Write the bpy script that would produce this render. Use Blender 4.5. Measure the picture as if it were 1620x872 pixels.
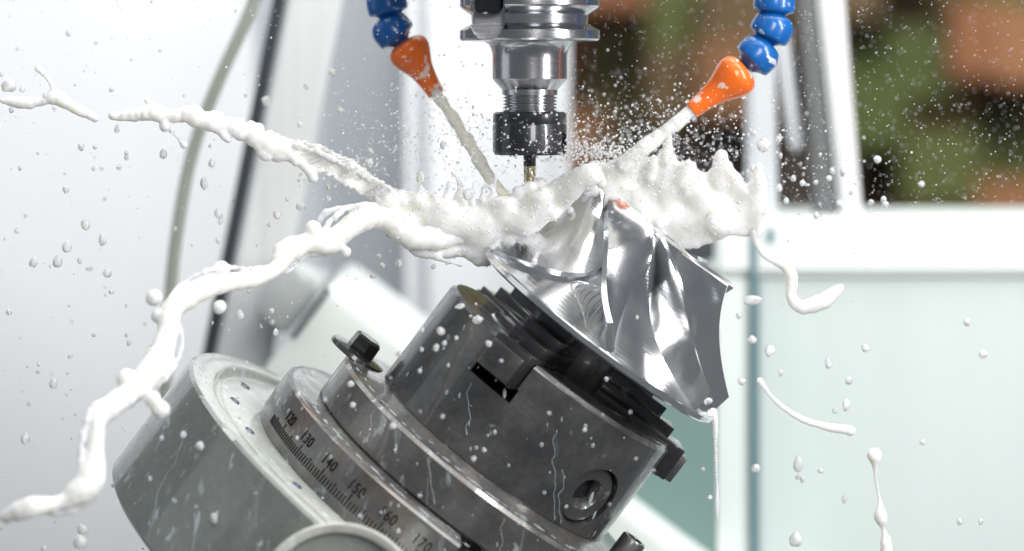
import bpy, bmesh, math, random
import numpy as np
from mathutils import Vector, Matrix, noise
R = math.radians
rnd = random.Random(7)
for o in list(bpy.data.objects): bpy.data.objects.remove(o)
SC = bpy.context.scene
COL = SC.collection
U = 0.000284            # one modelling unit (0.284 mm) in metres
D = 4500.0              # camera distance to the focal plane in units

# ------------------------------------------------------------------ camera
cd = bpy.data.cameras.new('camera'); cam = bpy.data.objects.new('camera', cd); COL.objects.link(cam)
cam.location = (0, -D*U, 0); cam.rotation_euler = (R(90), 0, 0)
cd.sensor_width = 36; cd.lens = 100; cd.shift_y = -286/1620
cd.clip_start = 0.05; cd.clip_end = 60
cd.dof.use_dof = True; cd.dof.focus_distance = (D-70)*U; cd.dof.aperture_fstop = 4.6
SC.camera = cam
# ------------------------------------------------------------------ light
w = bpy.data.worlds.new('World'); SC.world = w; w.use_nodes = True
bg = w.node_tree.nodes['Background']; bg.inputs[0].default_value = (0.86, 0.90, 0.95, 1); bg.inputs[1].default_value = 0.17
SC.view_settings.view_transform = 'Standard'; SC.view_settings.look = 'None'
SC.view_settings.exposure = 0.14; SC.view_settings.gamma = 1
def lamp(name, loc, target, sx, sy, power, col=(1, 1, 1)):
    l = bpy.data.lights.new(name, 'AREA'); l.shape = 'RECTANGLE'; l.size = sx; l.size_y = sy; l.energy = power; l.color = col
    o = bpy.data.objects.new(name, l); COL.objects.link(o); o.location = loc
    o.rotation_euler = (Vector(target)-Vector(loc)).to_track_quat('-Z', 'Y').to_euler()
    return o
lamp('front_softbox', (0.22, -1.15, 0.42), (0.02, 0, -0.1), 0.3, 0.5, 6.0, (1, 0.96, 0.92))
lamp('top_softbox', (0.20, 0.08, 0.64), (0.20, 0.07, -0.1), 1.4, 1.0, 9.0, (1, 0.98, 0.96))
lamp('right_strip', (0.75, -0.55, 0.25), (0, 0, -0.08), 0.12, 0.8, 10.0, (1, 0.97, 0.93))
lamp('left_softbox', (-0.95, -0.15, 0.2), (0, 0, -0.08), 0.5, 0.9, 0.8, (0.95, 0.98, 1))
lamp('wall_lamp', (-0.25, 0.20, 0.75), (-0.25, 0.75, -0.1), 0.9, 0.2, 3.6, (0.93, 0.98, 1))
lamp('cabinet_lamp', (0.45, -0.1, 0.7), (0.32, 0.45, -0.15), 0.5, 0.3, 2.5, (0.97, 1, 1))
lamp('workshop_lamp', (1.2, 2.2, 2.6), (1.2, 5.4, 0), 2.0, 1.0, 150, (1, 0.96, 0.88))

# ------------------------------------------------------------------ helpers
def P(px, py, dy=0.0):
    s = (D+dy)/D
    return Vector(((px-810)*s, dy, (150-py)*s))            # in units
def W(px, py, dy=0.0): return P(px, py, dy)*U

class MB:
    def __init__(s): s.v = []; s.f = []
    def add(s, vs, fs):
        n = len(s.v); s.v += [Vector(a) for a in vs]; s.f += [tuple(i+n for i in f) for f in fs]; return s
    def lathe(s, prof, seg=96, M=None, a0=0, a1=2*math.pi, close=False):
        full = abs(a1-a0-2*math.pi) < 1e-6; n = seg if full else seg+1
        vs = []; fs = []
        for k in range(n):
            a = a0+(a1-a0)*k/seg
            for r, h in prof: vs.append(Vector((r*math.sin(a), -r*math.cos(a), h)))
        m = len(prof)
        for k in range(seg):
            k2 = (k+1) % n
            for j in range(m-1 if not close else m):
                j2 = (j+1) % m
                fs.append((k*m+j, k2*m+j, k2*m+j2, k*m+j2))
        if M: vs = [M @ v for v in vs]
        return s.add(vs, fs)
    def box(s, c, d, M=None, bev=0.0, seg=2):
        bm = bmesh.new(); bmesh.ops.create_cube(bm, size=1)
        for v in bm.verts: v.co = Vector((v.co.x*d[0]+c[0], v.co.y*d[1]+c[1], v.co.z*d[2]+c[2]))
        if bev: bmesh.ops.bevel(bm, geom=bm.edges[:], offset=bev, segments=seg, affect='EDGES', profile=0.5)
        bm.verts.index_update()
        vs = [v.co.copy() for v in bm.verts]; fs = [[v.index for v in f.verts] for f in bm.faces]; bm.free()
        if M: vs = [M @ v for v in vs]
        return s.add(vs, fs)
    def tube(s, path, rad, seg=16, cap=True):
        path = [Vector(p) for p in path]; vs = []; fs = []; up = Vector((0, 1, 0.01))
        for i, p in enumerate(path):
            t = (path[min(i+1, len(path)-1)]-path[max(i-1, 0)]).normalized()
            a = t.cross(up).normalized(); b = t.cross(a)
            r = rad[i] if hasattr(rad, '__len__') else rad
            for k in range(seg):
                q = 2*math.pi*k/seg; vs.append(p+(a*math.cos(q)+b*math.sin(q))*r)
        for i in range(len(path)-1):
            for k in range(seg):
                fs.append((i*seg+k, i*seg+(k+1) % seg, (i+1)*seg+(k+1) % seg, (i+1)*seg+k))
        if cap: fs += [tuple(range(seg)), tuple(range((len(path)-1)*seg, len(path)*seg))]
        return s.add(vs, fs)
    def prism(s, pts, h0, h1, M=None):
        n = len(pts); vs = [Vector((x, y, h0)) for x, y in pts]+[Vector((x, y, h1)) for x, y in pts]
        fs = [tuple(range(n))[::-1], tuple(range(n, 2*n))]+[(i, (i+1) % n, n+(i+1) % n, n+i) for i in range(n)]
        if M: vs = [M @ v for v in vs]
        return s.add(vs, fs)
    def mesh(s, name, scale=U):
        me = bpy.data.meshes.new(name); me.from_pydata([v*scale for v in s.v], [], s.f)
        bm = bmesh.new(); bm.from_mesh(me); bmesh.ops.remove_doubles(bm, verts=bm.verts[:], dist=1e-5*scale)
        bmesh.ops.recalc_face_normals(bm, faces=bm.faces[:]); bm.to_mesh(me); bm.free()
        return me
    def build(s, name, mat, parent=None, ang=35, cut=None):
        me = s.mesh(name)
        o = bpy.data.objects.new(name, me); COL.objects.link(o)
        if cut:
            for c in cut:
                cm = c.mesh('cut'); co = bpy.data.objects.new('cut', cm); COL.objects.link(co)
                m = o.modifiers.new('b', 'BOOLEAN'); m.operation = 'DIFFERENCE'; m.solver = 'EXACT'; m.object = co
                bpy.context.view_layer.update()
                nm = bpy.data.meshes.new_from_object(o.evaluated_get(bpy.context.evaluated_depsgraph_get()))
                o.modifiers.clear(); o.data = nm; bpy.data.objects.remove(co)
            o.data.name = name
        finish(o, mat, ang)
        if parent: o.parent = parent
        return o
def finish(o, mat, ang=35):
    o.data.materials.clear(); o.data.materials.append(mat)
    if ang is None: return
    o.data.shade_smooth(); o.data.set_sharp_from_angle(angle=R(ang))
def tag(o, label=None, cat=None, group=None, kind=None):
    for k, v in (('label', label), ('category', cat), ('group', group), ('kind', kind)):
        if v: o[k] = v
    return o
def empty(name, M, label, cat, group=None):
    o = bpy.data.objects.new(name, None); o.empty_display_size = 0.01; COL.objects.link(o); o.matrix_world = M
    return tag(o, label, cat, group)
def frame(origin, z, x):
    z = Vector(z).normalized(); x = Vector(x); x = (x-z*x.dot(z)).normalized(); y = z.cross(x)
    return Matrix(((x.x, y.x, z.x, origin[0]), (x.y, y.y, z.y, origin[1]), (x.z, y.z, z.z, origin[2]), (0, 0, 0, 1)))
def unit_frame(px, py, dy, z=(0, 0, 1), x=(1, 0, 0)): return frame(W(px, py, dy), z, x)
def spline(pts, n=6):
    pts = [Vector(p) for p in pts]; out = []
    for i in range(len(pts)-1):
        p0 = pts[max(i-1, 0)]; p1 = pts[i]; p2 = pts[i+1]; p3 = pts[min(i+2, len(pts)-1)]
        for k in range(n):
            t = k/n
            out.append(0.5*((2*p1)+(p2-p0)*t+(2*p0-5*p1+4*p2-p3)*t*t+(3*p1-p0-3*p2+p3)*t**3))
    out.append(pts[-1]); return out

# ------------------------------------------------------------------ materials
def mat(name, col, rough=0.5, metal=0.0, **kw):
    m = bpy.data.materials.new(name); m.use_nodes = True; nt = m.node_tree; b = nt.nodes['Principled BSDF']
    b.inputs['Base Color'].default_value = (*col, 1); b.inputs['Roughness'].default_value = rough; b.inputs['Metallic'].default_value = metal
    for k, v in kw.items(): b.inputs[k.replace('_', ' ')].default_value = v
    return m
def nd(m, t, **inp):
    n = m.node_tree.nodes.new(t)
    for k, v in inp.items():
        if isinstance(v, bpy.types.NodeSocket): m.node_tree.links.new(v, n.inputs[k.replace('_', ' ')])
        else: n.inputs[k.replace('_', ' ')].default_value = v
    return n
def pos(m, sx, sy, sz):
    g = nd(m, 'ShaderNodeNewGeometry'); mp = nd(m, 'ShaderNodeMapping', Vector=g.outputs['Position']); mp.inputs['Scale'].default_value = (sx, sy, sz)
    return mp.outputs[0]
def objc(m, sx, sy, sz):
    g = nd(m, 'ShaderNodeTexCoord'); mp = nd(m, 'ShaderNodeMapping', Vector=g.outputs['Object']); mp.inputs['Scale'].default_value = (sx, sy, sz)
    return mp.outputs[0]
def ramp(m, fac, stops):
    n = nd(m, 'ShaderNodeValToRGB', Fac=fac); e = n.color_ramp.elements
    while len(e) < len(stops): e.new(0.5)
    for el, (p, c) in zip(e, stops): el.position = p; el.color = (*c, 1) if len(c) == 3 else c
    return n.outputs[0]
def mix(m, fac, a, b):
    n = m.node_tree.nodes.new('ShaderNodeMix'); n.data_type = 'RGBA'
    for s, v in ((n.inputs[0], fac), (n.inputs[6], a), (n.inputs[7], b)):
        if isinstance(v, bpy.types.NodeSocket): m.node_tree.links.new(v, s)
        elif isinstance(v, (int, float)): s.default_value = v
        else: s.default_value = (*v, 1)
    return n.outputs[2]
def setin(m, name, sock): m.node_tree.links.new(sock, m.node_tree.nodes['Principled BSDF'].inputs[name])
def bump(m, h, strength, dist):
    n = nd(m, 'ShaderNodeBump', Height=h); n.inputs['Strength'].default_value = strength; n.inputs['Distance'].default_value = dist
    setin(m, 'Normal', n.outputs[0]); return n
def noi(m, vec, scale=1, detail=4, rough=0.55, dist=0): return nd(m, 'ShaderNodeTexNoise', Vector=vec, Scale=scale, Detail=detail, Roughness=rough, Distortion=dist).outputs[0]
BW = lambda a, b: [(a, (0, 0, 0)), (b, (1, 1, 1))]
def wet(name, c1, c2, rough, metal, stain=None, milk=0.5, milk_lo=0.60, bumpd=0.0003):
    """metal or paint with mottling, rust-brown stains and dried milky runs"""
    m = mat(name, c1, rough, metal)
    n1 = noi(m, pos(m, 22, 22, 22), 1, 6, 0.65)
    c = mix(m, ramp(m, n1, BW(0.35, 0.68)), c1, c2)
    if stain:
        n2 = noi(m, pos(m, 30, 18, 14), 1, 7, 0.7, 0.6); c = mix(m, ramp(m, n2, BW(0.56, 0.74)), c, stain)
    n5 = noi(m, pos(m, 420, 420, 420), 1, 3, 0.6); c = mix(m, ramp(m, n5, [(0.3, (0.25, 0.25, 0.25)), (0.7, (0, 0, 0))]), c, (c1[0]*0.4, c1[1]*0.4, c1[2]*0.4))
    n3 = noi(m, pos(m, 150, 150, 26), 1, 5, 0.6, 0.8); k = ramp(m, n3, [(milk_lo, (0, 0, 0)), (milk_lo+0.13, (milk, milk, milk))])
    n6 = noi(m, pos(m, 130, 130, 130), 1, 2, 0.5); k6 = ramp(m, n6, [(0.69, (0, 0, 0)), (0.73, (milk, milk, milk))])
    kk = nd(m, 'ShaderNodeMath'); kk.operation = 'MAXIMUM'
    m.node_tree.links.new(k, kk.inputs[0]); m.node_tree.links.new(k6, kk.inputs[1])
    setin(m, 'Base Color', mix(m, kk.outputs[0], c, (0.62, 0.70, 0.74)))
    mm = nd(m, 'ShaderNodeMath'); mm.operation = 'MULTIPLY_ADD'; m.node_tree.links.new(kk.outputs[0], mm.inputs[0]); mm.inputs[1].default_value = -metal; mm.inputs[2].default_value = metal
    setin(m, 'Metallic', mm.outputs[0])
    setin(m, 'Roughness', ramp(m, noi(m, pos(m, 60, 60, 60), 1, 5), [(0.3, (rough*0.55,)*3), (0.7, (min(1, rough*1.5),)*3)]))
    ad = nd(m, 'ShaderNodeMath'); ad.operation = 'MULTIPLY_ADD'; m.node_tree.links.new(kk.outputs[0], ad.inputs[0]); ad.inputs[1].default_value = 1.0
    m.node_tree.links.new(noi(m, objc(m, 60, 60, 1800) if metal > 0.6 else pos(m, 260, 260, 260), 1, 5), ad.inputs[2])
    bump(m, ad.outputs[0], 0.35, bumpd)
    b = m.node_tree.nodes['Principled BSDF']; b.inputs['Coat Weight'].default_value = 0.75; b.inputs['Coat Roughness'].default_value = 0.05
    return m
M_chuck = wet('blued_steel', (0.066, 0.069, 0.074), (0.16, 0.16, 0.16), 0.36, 0.75, (0.15, 0.12, 0.085), 0.22, 0.64)
M_ring = wet('ground_steel', (0.12, 0.125, 0.13), (0.24, 0.23, 0.22), 0.38, 0.75, (0.2, 0.15, 0.1), 0.45, 0.6)
M_jaw = wet('black_steel', (0.022, 0.023, 0.026), (0.045, 0.046, 0.05), 0.32, 0.5, None, 0.15, 0.68)
M_house = wet('grey_green_paint', (0.14, 0.16, 0.153), (0.20, 0.222, 0.212), 0.34, 0.0, None, 0.6, 0.60)
M_toplit = wet('toplit_casting', (0.42, 0.44, 0.42), (0.5, 0.51, 0.48), 0.4, 0.0, (0.36, 0.37, 0.33), 0.7, 0.58)  # the housing casting again, paler: strong top light put into its colour
M_hole = mat('dark_hole', (0.01, 0.01, 0.015), 0.6)
M_ink = mat('black_engraving', (0.008, 0.008, 0.009), 0.9, 0, Specular_IOR_Level=0.1)
M_blue = mat('blue_ink', (0.03, 0.04, 0.18), 0.5)
def steel(name, col, rough, sc=(0, 0, 1)):
    m = mat(name, col, rough, 1.0)
    n = noi(m, objc(m, *sc), 1, 5, 0.7)
    setin(m, 'Roughness', ramp(m, n, [(0.3, (rough*0.7,)*3), (0.7, (rough*1.4,)*3)])); bump(m, n, 0.12, 0.0001)
    return m
M_steel = steel('bright_steel', (0.50, 0.51, 0.54), 0.2, (60, 60, 3000))
M_nut = wet('oxide_nut', (0.02, 0.023, 0.03), (0.035, 0.038, 0.048), 0.38, 0.5, None, 0.5, 0.68)
M_gold = steel('coated_carbide', (0.66, 0.60, 0.46), 0.25, (300, 300, 300))
def alu(bs=0.022, name='machined_aluminium'):
    m = mat(name, (0.83, 0.84, 0.86), 0.2, 1.0)
    wv = nd(m, 'ShaderNodeTexWave', Vector=objc(m, 1, 1, 1), Scale=230.0, Distortion=0.6, Detail=1.0, Detail_Scale=0.5); wv.bands_direction = 'Z'
    n = noi(m, objc(m, 40, 40, 40), 1, 4)
    bump(m, wv.outputs[1], bs, 0.0003)
    setin(m, 'Roughness', ramp(m, n, [(0.3, (0.10,)*3), (0.7, (0.19,)*3)]))
    k = ramp(m, noi(m, pos(m, 55, 55, 30), 1, 5, 0.6, 0.5), [(0.58, (0, 0, 0)), (0.80, (0.22,)*3)])
    inv = nd(m, 'ShaderNodeMath'); inv.operation = 'SUBTRACT'; inv.inputs[0].default_value = 1; m.node_tree.links.new(k, inv.inputs[1])
    setin(m, 'Metallic', inv.outputs[0])
    return m
M_alu = alu(); M_hub = alu(0.035, 'ridged_aluminium')
def milk_mat():
    m = mat('milky_coolant', (0.90, 0.905, 0.885), 0.16, 0, IOR=1.34)
    b = m.node_tree.nodes['Principled BSDF']; b.subsurface_method = 'RANDOM_WALK'
    b.inputs['Transmission Weight'].default_value = 0.14; b.inputs['Subsurface Weight'].default_value = 0.8; b.inputs['Subsurface Radius'].default_value = (1.0, 0.93, 0.62); b.inputs['Subsurface Scale'].default_value = 0.010
    bump(m, noi(m, pos(m, 160, 160, 160), 1, 3), 0.25, 0.0012)
    return m
M_milk = milk_mat()
M_drop = milk_mat(); M_drop.name = 'droplet_coolant'; M_drop.node_tree.nodes['Principled BSDF'].inputs['Transmission Weight'].default_value = 0.5
def sheet_mat():
    m = milk_mat(); m.name = 'thin_coolant_film'; nt = m.node_tree; b = nt.nodes['Principled BSDF']; out = nt.nodes['Material Output']
    b.inputs['Subsurface Weight'].default_value = 0
    tr = nt.nodes.new('ShaderNodeBsdfTransparent'); tr.inputs[0].default_value = (0.97, 0.98, 0.98, 1)
    gl = nt.nodes.new('ShaderNodeBsdfGlossy'); gl.inputs['Roughness'].default_value = 0.05
    m1 = nt.nodes.new('ShaderNodeMixShader'); m1.inputs[0].default_value = 0.12; nt.links.new(tr.outputs[0], m1.inputs[1]); nt.links.new(gl.outputs[0], m1.inputs[2])
    mp = nd(m, 'ShaderNodeMapping', Vector=nd(m, 'ShaderNodeNewGeometry').outputs['Position']); mp.inputs['Rotation'].default_value = (0, R(28), 0)
    mp2 = nd(m, 'ShaderNodeMapping', Vector=mp.outputs[0]); mp2.inputs['Scale'].default_value = (40, 120, 330)
    k = ramp(m, noi(m, mp2.outputs[0], 1, 5, 0.6, 0.7), [(0.34, (0.30,)*3), (0.60, (0.97,)*3)])
    mx = nt.nodes.new('ShaderNodeMixShader'); nt.links.new(k, mx.inputs[0]); nt.links.new(m1.outputs[0], mx.inputs[1]); nt.links.new(b.outputs[0], mx.inputs[2])
    nt.links.new(mx.outputs[0], out.inputs[0])
    return m
M_sheet = sheet_mat()
M_backlit = milk_mat(); M_backlit.name = 'backlit_coolant'; M_backlit.node_tree.nodes['Principled BSDF'].inputs['Base Color'].default_value = (0.90, 0.875, 0.76, 1)  # same coolant, with the yellow of light shining through put into its colour
def plastic(name, col):
    m = mat(name, col, 0.28, 0, Coat_Weight=0.3)
    bump(m, noi(m, pos(m, 300, 300, 300), 1, 3), 0.08, 0.0004)
    k = ramp(m, noi(m, pos(m, 170, 170, 170), 1, 2), [(0.61, (0, 0, 0)), (0.66, (0.7,)*3)])
    setin(m, 'Base Color', mix(m, k, col, (0.85, 0.87, 0.87)))
    return m
M_bluep = plastic('blue_plastic', (0.004, 0.105, 0.38))
M_orange = plastic('orange_plastic', (0.85, 0.16, 0.015))
def painted(name, col, rough=0.35, var=0.08, sc=(6, 6, 2)):
    m = mat(name, col, rough)
    n = noi(m, pos(m, *sc), 1, 5, 0.6)
    setin(m, 'Base Color', mix(m, n, tuple(c*(1-var) for c in col), tuple(min(1, c*(1+var)) for c in col)))
    return m
M_white = painted('white_enclosure_paint', (0.77, 0.785, 0.81))
M_grey = painted('grey_panel_paint', (0.50, 0.53, 0.56), 0.3)
M_pale = painted('pale_cabinet_paint', (0.70, 0.76, 0.755))
M_palegreen = painted('pale_green_panel', (0.56, 0.64, 0.635), 0.25, 0.07, (26, 26, 3))
M_teal = painted('teal_seal', (0.14, 0.24, 0.27), 0.3)
M_dteal = painted('dark_teal_paint', (0.15, 0.235, 0.22), 0.35)
M_rubber = painted('dark_rubber', (0.035, 0.045, 0.055), 0.45)
M_hose = painted('olive_hose', (0.36, 0.385, 0.34), 0.3)
M_frame = painted('brushed_frame', (0.69, 0.70, 0.715), 0.2, 0.2, (140, 140, 2))
M_green = painted('green_paint', (0.095, 0.115, 0.028), 0.6, 0.3, (1.1, 1.1, 1.1))
M_rust = painted('orange_paint', (0.30, 0.125, 0.055), 0.6, 0.3, (5, 5, 5))
M_brown = painted('dark_brown_paint', (0.045, 0.035, 0.028), 0.6, 0.4, (5, 5, 5))

# ------------------------------------------------------------------ the setting and the machine behind
def slab(name, m, x0, y0, x1, y1, dy, th, parent=None, bev=4, xb0=None, xb1=None):
    """upright slab whose front face stands at depth dy between the given sides; xb = sides at its foot"""
    xb0 = x0 if xb0 is None else xb0; xb1 = x1 if xb1 is None else xb1
    q = [P(x0, y0, dy), P(x1, y0, dy), P(xb1, y1, dy), P(xb0, y1, dy)]
    bm = bmesh.new(); f = [bm.verts.new(p) for p in q]; b = [bm.verts.new(p+Vector((0, th, 0))) for p in q]
    bm.faces.new(f); bm.faces.new(b[::-1])
    for i in range(4): bm.faces.new((f[i], f[(i+1) % 4], b[(i+1) % 4], b[i]))
    if bev: bmesh.ops.bevel(bm, geom=bm.edges[:], offset=bev, segments=2, affect='EDGES')
    bm.verts.index_update(); o = MB()
    o.add([v.co.copy() for v in bm.verts], [[v.index for v in fc.verts] for fc in bm.faces]); bm.free()
    return o.build(name, m, parent)
tag(slab('enclosure_wall', M_white, -900, -900, 400, 1900, 2600, 60, bev=6), kind='structure')
tag(slab('rear_wall', M_grey, 340, -900, 680, 1900, 2700, 60, bev=6), kind='structure')
tag(slab('column_wall', M_white, 640, -900, 902, 1900, 2300, 500, bev=60), kind='structure')
tag(slab('workshop_wall', M_green, -200, -1200, 2600, 1600, 21000, 100, bev=0), kind='structure')

root = empty('enclosure_post', unit_frame(420, 500, 1150), 'slanting bright metal post with black rubber edge behind the splash', 'post')
def post(name, m, path, rad, parent):
    o = MB().tube(path, rad, 20).build(name, m); o.parent = parent; o.matrix_parent_inverse = parent.matrix_world.inverted(); return o
def slabp(*a, **k):
    parent = k.pop('p'); o = slab(*a, **k); o.parent = parent; o.matrix_parent_inverse = parent.matrix_world.inverted(); return o
slabp('metal_strip', M_frame, 512, -300, 600, 900, 1200, 60, p=root, bev=10, xb0=272, xb1=362)
slabp('rubber_seal', M_rubber, 490, -300, 511, 900, 1100, 50, p=root, bev=8, xb0=252, xb1=271)
hose = spline([P(430, -120, 800), P(402, 0, 800), P(345, 130, 810), P(305, 240, 820), P(283, 350, 820), P(270, 460, 820), P(262, 600, 820), P(258, 800, 820)], 10)
tag(MB().tube(hose, 12, 16).build('drain_hose', M_hose), 'thin grey-olive hose curving down in front of the white wall', 'hose')

root = empty('window_frame', unit_frame(1250, 340, 1350), 'window frame with pale slanting bars above the white cabinet', 'window frame')
slabp('bar', M_frame, 1262, -300, 1312, 352, 1380, 60, p=root, bev=10, xb0=1332, xb1=1366)
slabp('bar', M_grey, 1182, 60, 1226, 360, 1420, 60, p=root, bev=10, xb0=1182, xb1=1232)
slabp('bar', M_grey, 1218, 40, 1250, 240, 1440, 50, p=root, bev=8, xb0=1252, xb1=1272)
slabp('rubber_seal', painted('grey_rubber', (0.10, 0.105, 0.11), 0.4), 1240, -300, 1262, 352, 1400, 50, p=root, bev=8, xb0=1290, xb1=1332)

root = empty('machine_cabinet', unit_frame(1400, 900, 1300), 'white machine cabinet with pale green lower panel and dark seam', 'cabinet')
slabp('top_panel', M_pale, 1128, 342, 2000, 438, 1300, 500, p=root, bev=14)
slabp('lower_panel', M_palegreen, 1200, 440, 2000, 1500, 1320, 400, p=root, bev=4)
slabp('side_panel', M_pale, 1128, 440, 1188, 1500, 1310, 400, p=root, bev=4)
slabp('door_seam', M_teal, 1188, 350, 1199, 1500, 1290, 60, p=root, bev=3)
k = slabp('keyhole', M_teal, 1214, 360, 1225, 386, 1292, 30, p=root, bev=5)

root = empty('rear_guard', unit_frame(1090, 700, 1150), 'dark teal guard plate behind the chuck', 'guard')
slabp('plate', M_dteal, 1000, 520, 1135, 900, 1180, 60, p=root, bev=4)
slabp('bracket', M_rubber, 1085, 376, 1130, 412, 1200, 60, p=root, bev=4)
FIELD = [(1340, 40, 'green'), (1420, 90, 'green'), (1360, 130, 'green'), (1450, 30, 'green'), (1480, 240, 'green'), (1570, 210, 'green'), (1590, 180, 'green'), (1380, 210, 'olive'), (1500, 150, 'olive'), (1400, 5, 'brown'),
 (930, 40, 'orange'), (930, 120, 'orange'), (935, 200, 'rust'), (985, 60, 'rust'), (985, 150, 'olive'), (1060, 40, 'green'), (1020, 110, 'olive'), (1110, 30, 'olive'), (1110, 100, 'umber'), (1060, 150, 'brown'), (1140, 170, 'rust'), (1050, 215, 'umber'), (1120, 250, 'umber'), (980, 230, 'umber'),
 (1200, 40, 'brown'), (1210, 140, 'umber'), (1240, 240, 'umber'), (1280, 320, 'umber'), (1370, 260, 'olive'), (1350, 200, 'green'), (1290, 200, 'umber'), (1330, 280, 'umber'), (1180, 300, 'umber'),
 (1560, 50, 'orange'), (1600, 80, 'orange'), (1480, 60, 'green'), (1530, 130, 'olive'), (1460, 165, 'rust'), (1440, 200, 'olive'), (1330, 90, 'green'), (1360, 60, 'green'), (1540, 240, 'green'), (1600, 240, 'green'), (1640, 150, 'olive'), (1400, 140, 'green'), (1390, 250, 'olive'), (1420, 300, 'rust'), (1500, 305, 'orange'), (1580, 300, 'rust'), (1620, 310, 'orange'), (1370, 310, 'brown'), (1520, 5, 'olive'), (1610, 5, 'green')]
M_CR = {'green': [M_green, painted('moss_paint', (0.075, 0.10, 0.022), 0.6, 0.3)], 'olive': [painted('olive_paint', (0.12, 0.105, 0.036), 0.6, 0.3)],
 'orange': [M_rust, painted('light_orange_paint', (0.33, 0.155, 0.072), 0.6, 0.3)], 'rust': [painted('rust_paint', (0.24, 0.115, 0.05), 0.6, 0.3)], 'brown': [painted('brown_paint', (0.13, 0.085, 0.038), 0.6, 0.3)], 'umber': [M_brown]}
y = -120
while y < 420:
    x = 850
    while x < 1760:
        wd = rnd.uniform(70, 115); ht = 68
        yj = rnd.uniform(-30, 30); y += yj; cx, cy = x+wd/2, y+ht/2
        c = min(FIELD, key=lambda f: (f[0]-cx)**2+(f[1]-cy)**2+rnd.uniform(0, 60))[2]
        o = slab('storage_crate', rnd.choice(M_CR[c]), x-10, y-28, x+wd+12, y+ht+28, 17000+rnd.uniform(-900, 900), 900, bev=24)
        row = 'top' if y < 20 else ('upper middle' if y < 110 else ('lower middle' if y < 210 else 'bottom'))
        side = 'just right of the tool holder' if cx < 1060 else ('behind the right nozzle' if cx < 1190 else ('between the window bars' if cx < 1330 else ('right of the window bars' if cx < 1480 else 'at the right edge')))
        lab = {'green': 'dull green', 'olive': 'olive', 'orange': 'bright orange', 'rust': 'rust orange', 'brown': 'brown', 'umber': 'near black'}[c]
        tag(o, 'blurred %s crate %s in the %s row' % (lab, side, row), 'crate', 'blurred crates in the workshop behind')
        x += wd; y -= yj
    y += ht
# ------------------------------------------------------------------ tool holder
TH = unit_frame(838, 150, 0)
th = empty('tool_holder', TH, 'steel milling tool holder with black collet nut and end mill', 'tool holder')
prof = [(60, 204), (111, 204), (111, 140), (109, 137), (93, 126), (92, 112), (109, 103), (111, 101), (111, 88), (108, 85), (72, 84), (66, 80), (62, 74), (59.5, 66), (59, 58), (59, 25), (57.5, 23), (44, 8), (44, 0), (20, 0)]
slot = MB().box((-66, -95, 210), (54, 100, 200), None, 0)
slot.v = [Matrix.Rotation(0, 4, 'Z') @ v for v in slot.v]
c2 = MB().lathe([(0, -60), (27, -60), (27, 60), (0, 60)], 40, Matrix.Translation((-66, -92, 112)) @ Matrix.Rotation(R(90), 4, 'X'))
fl = MB().lathe(prof[1:11], 128); body = MB().lathe(prof[10:], 96)
flm = MB().lathe([(30, 204)]+prof[1:11]+[(30, 84)], 128, close=True)
flm.build('flange', M_steel, th, 30, cut=[slot, c2]).parent = th
body.build('holder_body', M_steel, th)
MB().lathe([(60, 205), (250, 205), (262, 217), (262, 420), (60, 420)], 96).build('unseen_hose_shade', M_grey, th)  # unseen cylinder added overhead to keep top light off the left hose
MB().box((-66, -62, 165), (48, 40, 78), None, 12).build('drive_key', M_jaw, th)
tp = []
for k in range(7):
    z = 1-k*5.2; tp += [(43, z), (43, z-1.3), (38.5, z-2.6), (38.5, z-3.6)]
tp += [(43, -36), (20, -36)]
MB().lathe(tp, 96).build('thread', M_steel, th, 20)
nut = MB().lathe([(12, -27), (54, -27), (58, -30), (58.5, -44), (57.5, -46), (58.5, -48), (58.5, -89), (55, -95), (40, -95.5), (12, -95.5)], 96, close=True)
cuts = []
for k in (70, 250):
    a = R(k); cuts.append(MB()); cuts[-1].box((0, -60, -78), (22, 16, 36), Matrix.Rotation(a, 4, 'Z'), 0)
nut.build('collet_nut', M_nut, th, 30, cut=cuts)
em = MB().lathe([(0, -95), (10, -95), (10, -112), (9.5, -113), (0, -113)], 32).build('end_mill', M_nut, th)
mb = MB(); n = 40; segs = 24; vs = []; fs = []
for i in range(n+1):
    z = -112-i*90/n; tw = i*0.17
    for k in range(segs):
        q = 2*math.pi*k/segs; r = 9.6-3.6*max(0, math.cos(4*q))**3*min(1, i/6)
        vs.append((r*math.sin(q+tw), -r*math.cos(q+tw), z))
for i in range(n):
    for k in range(segs): fs.append((i*segs+k, i*segs+(k+1) % segs, (i+1)*segs+(k+1) % segs, (i+1)*segs+k))
fs.append(tuple(range(n*segs, n*segs+segs)))
mb.add(vs, fs).build('flute', M_gold, em)

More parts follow.
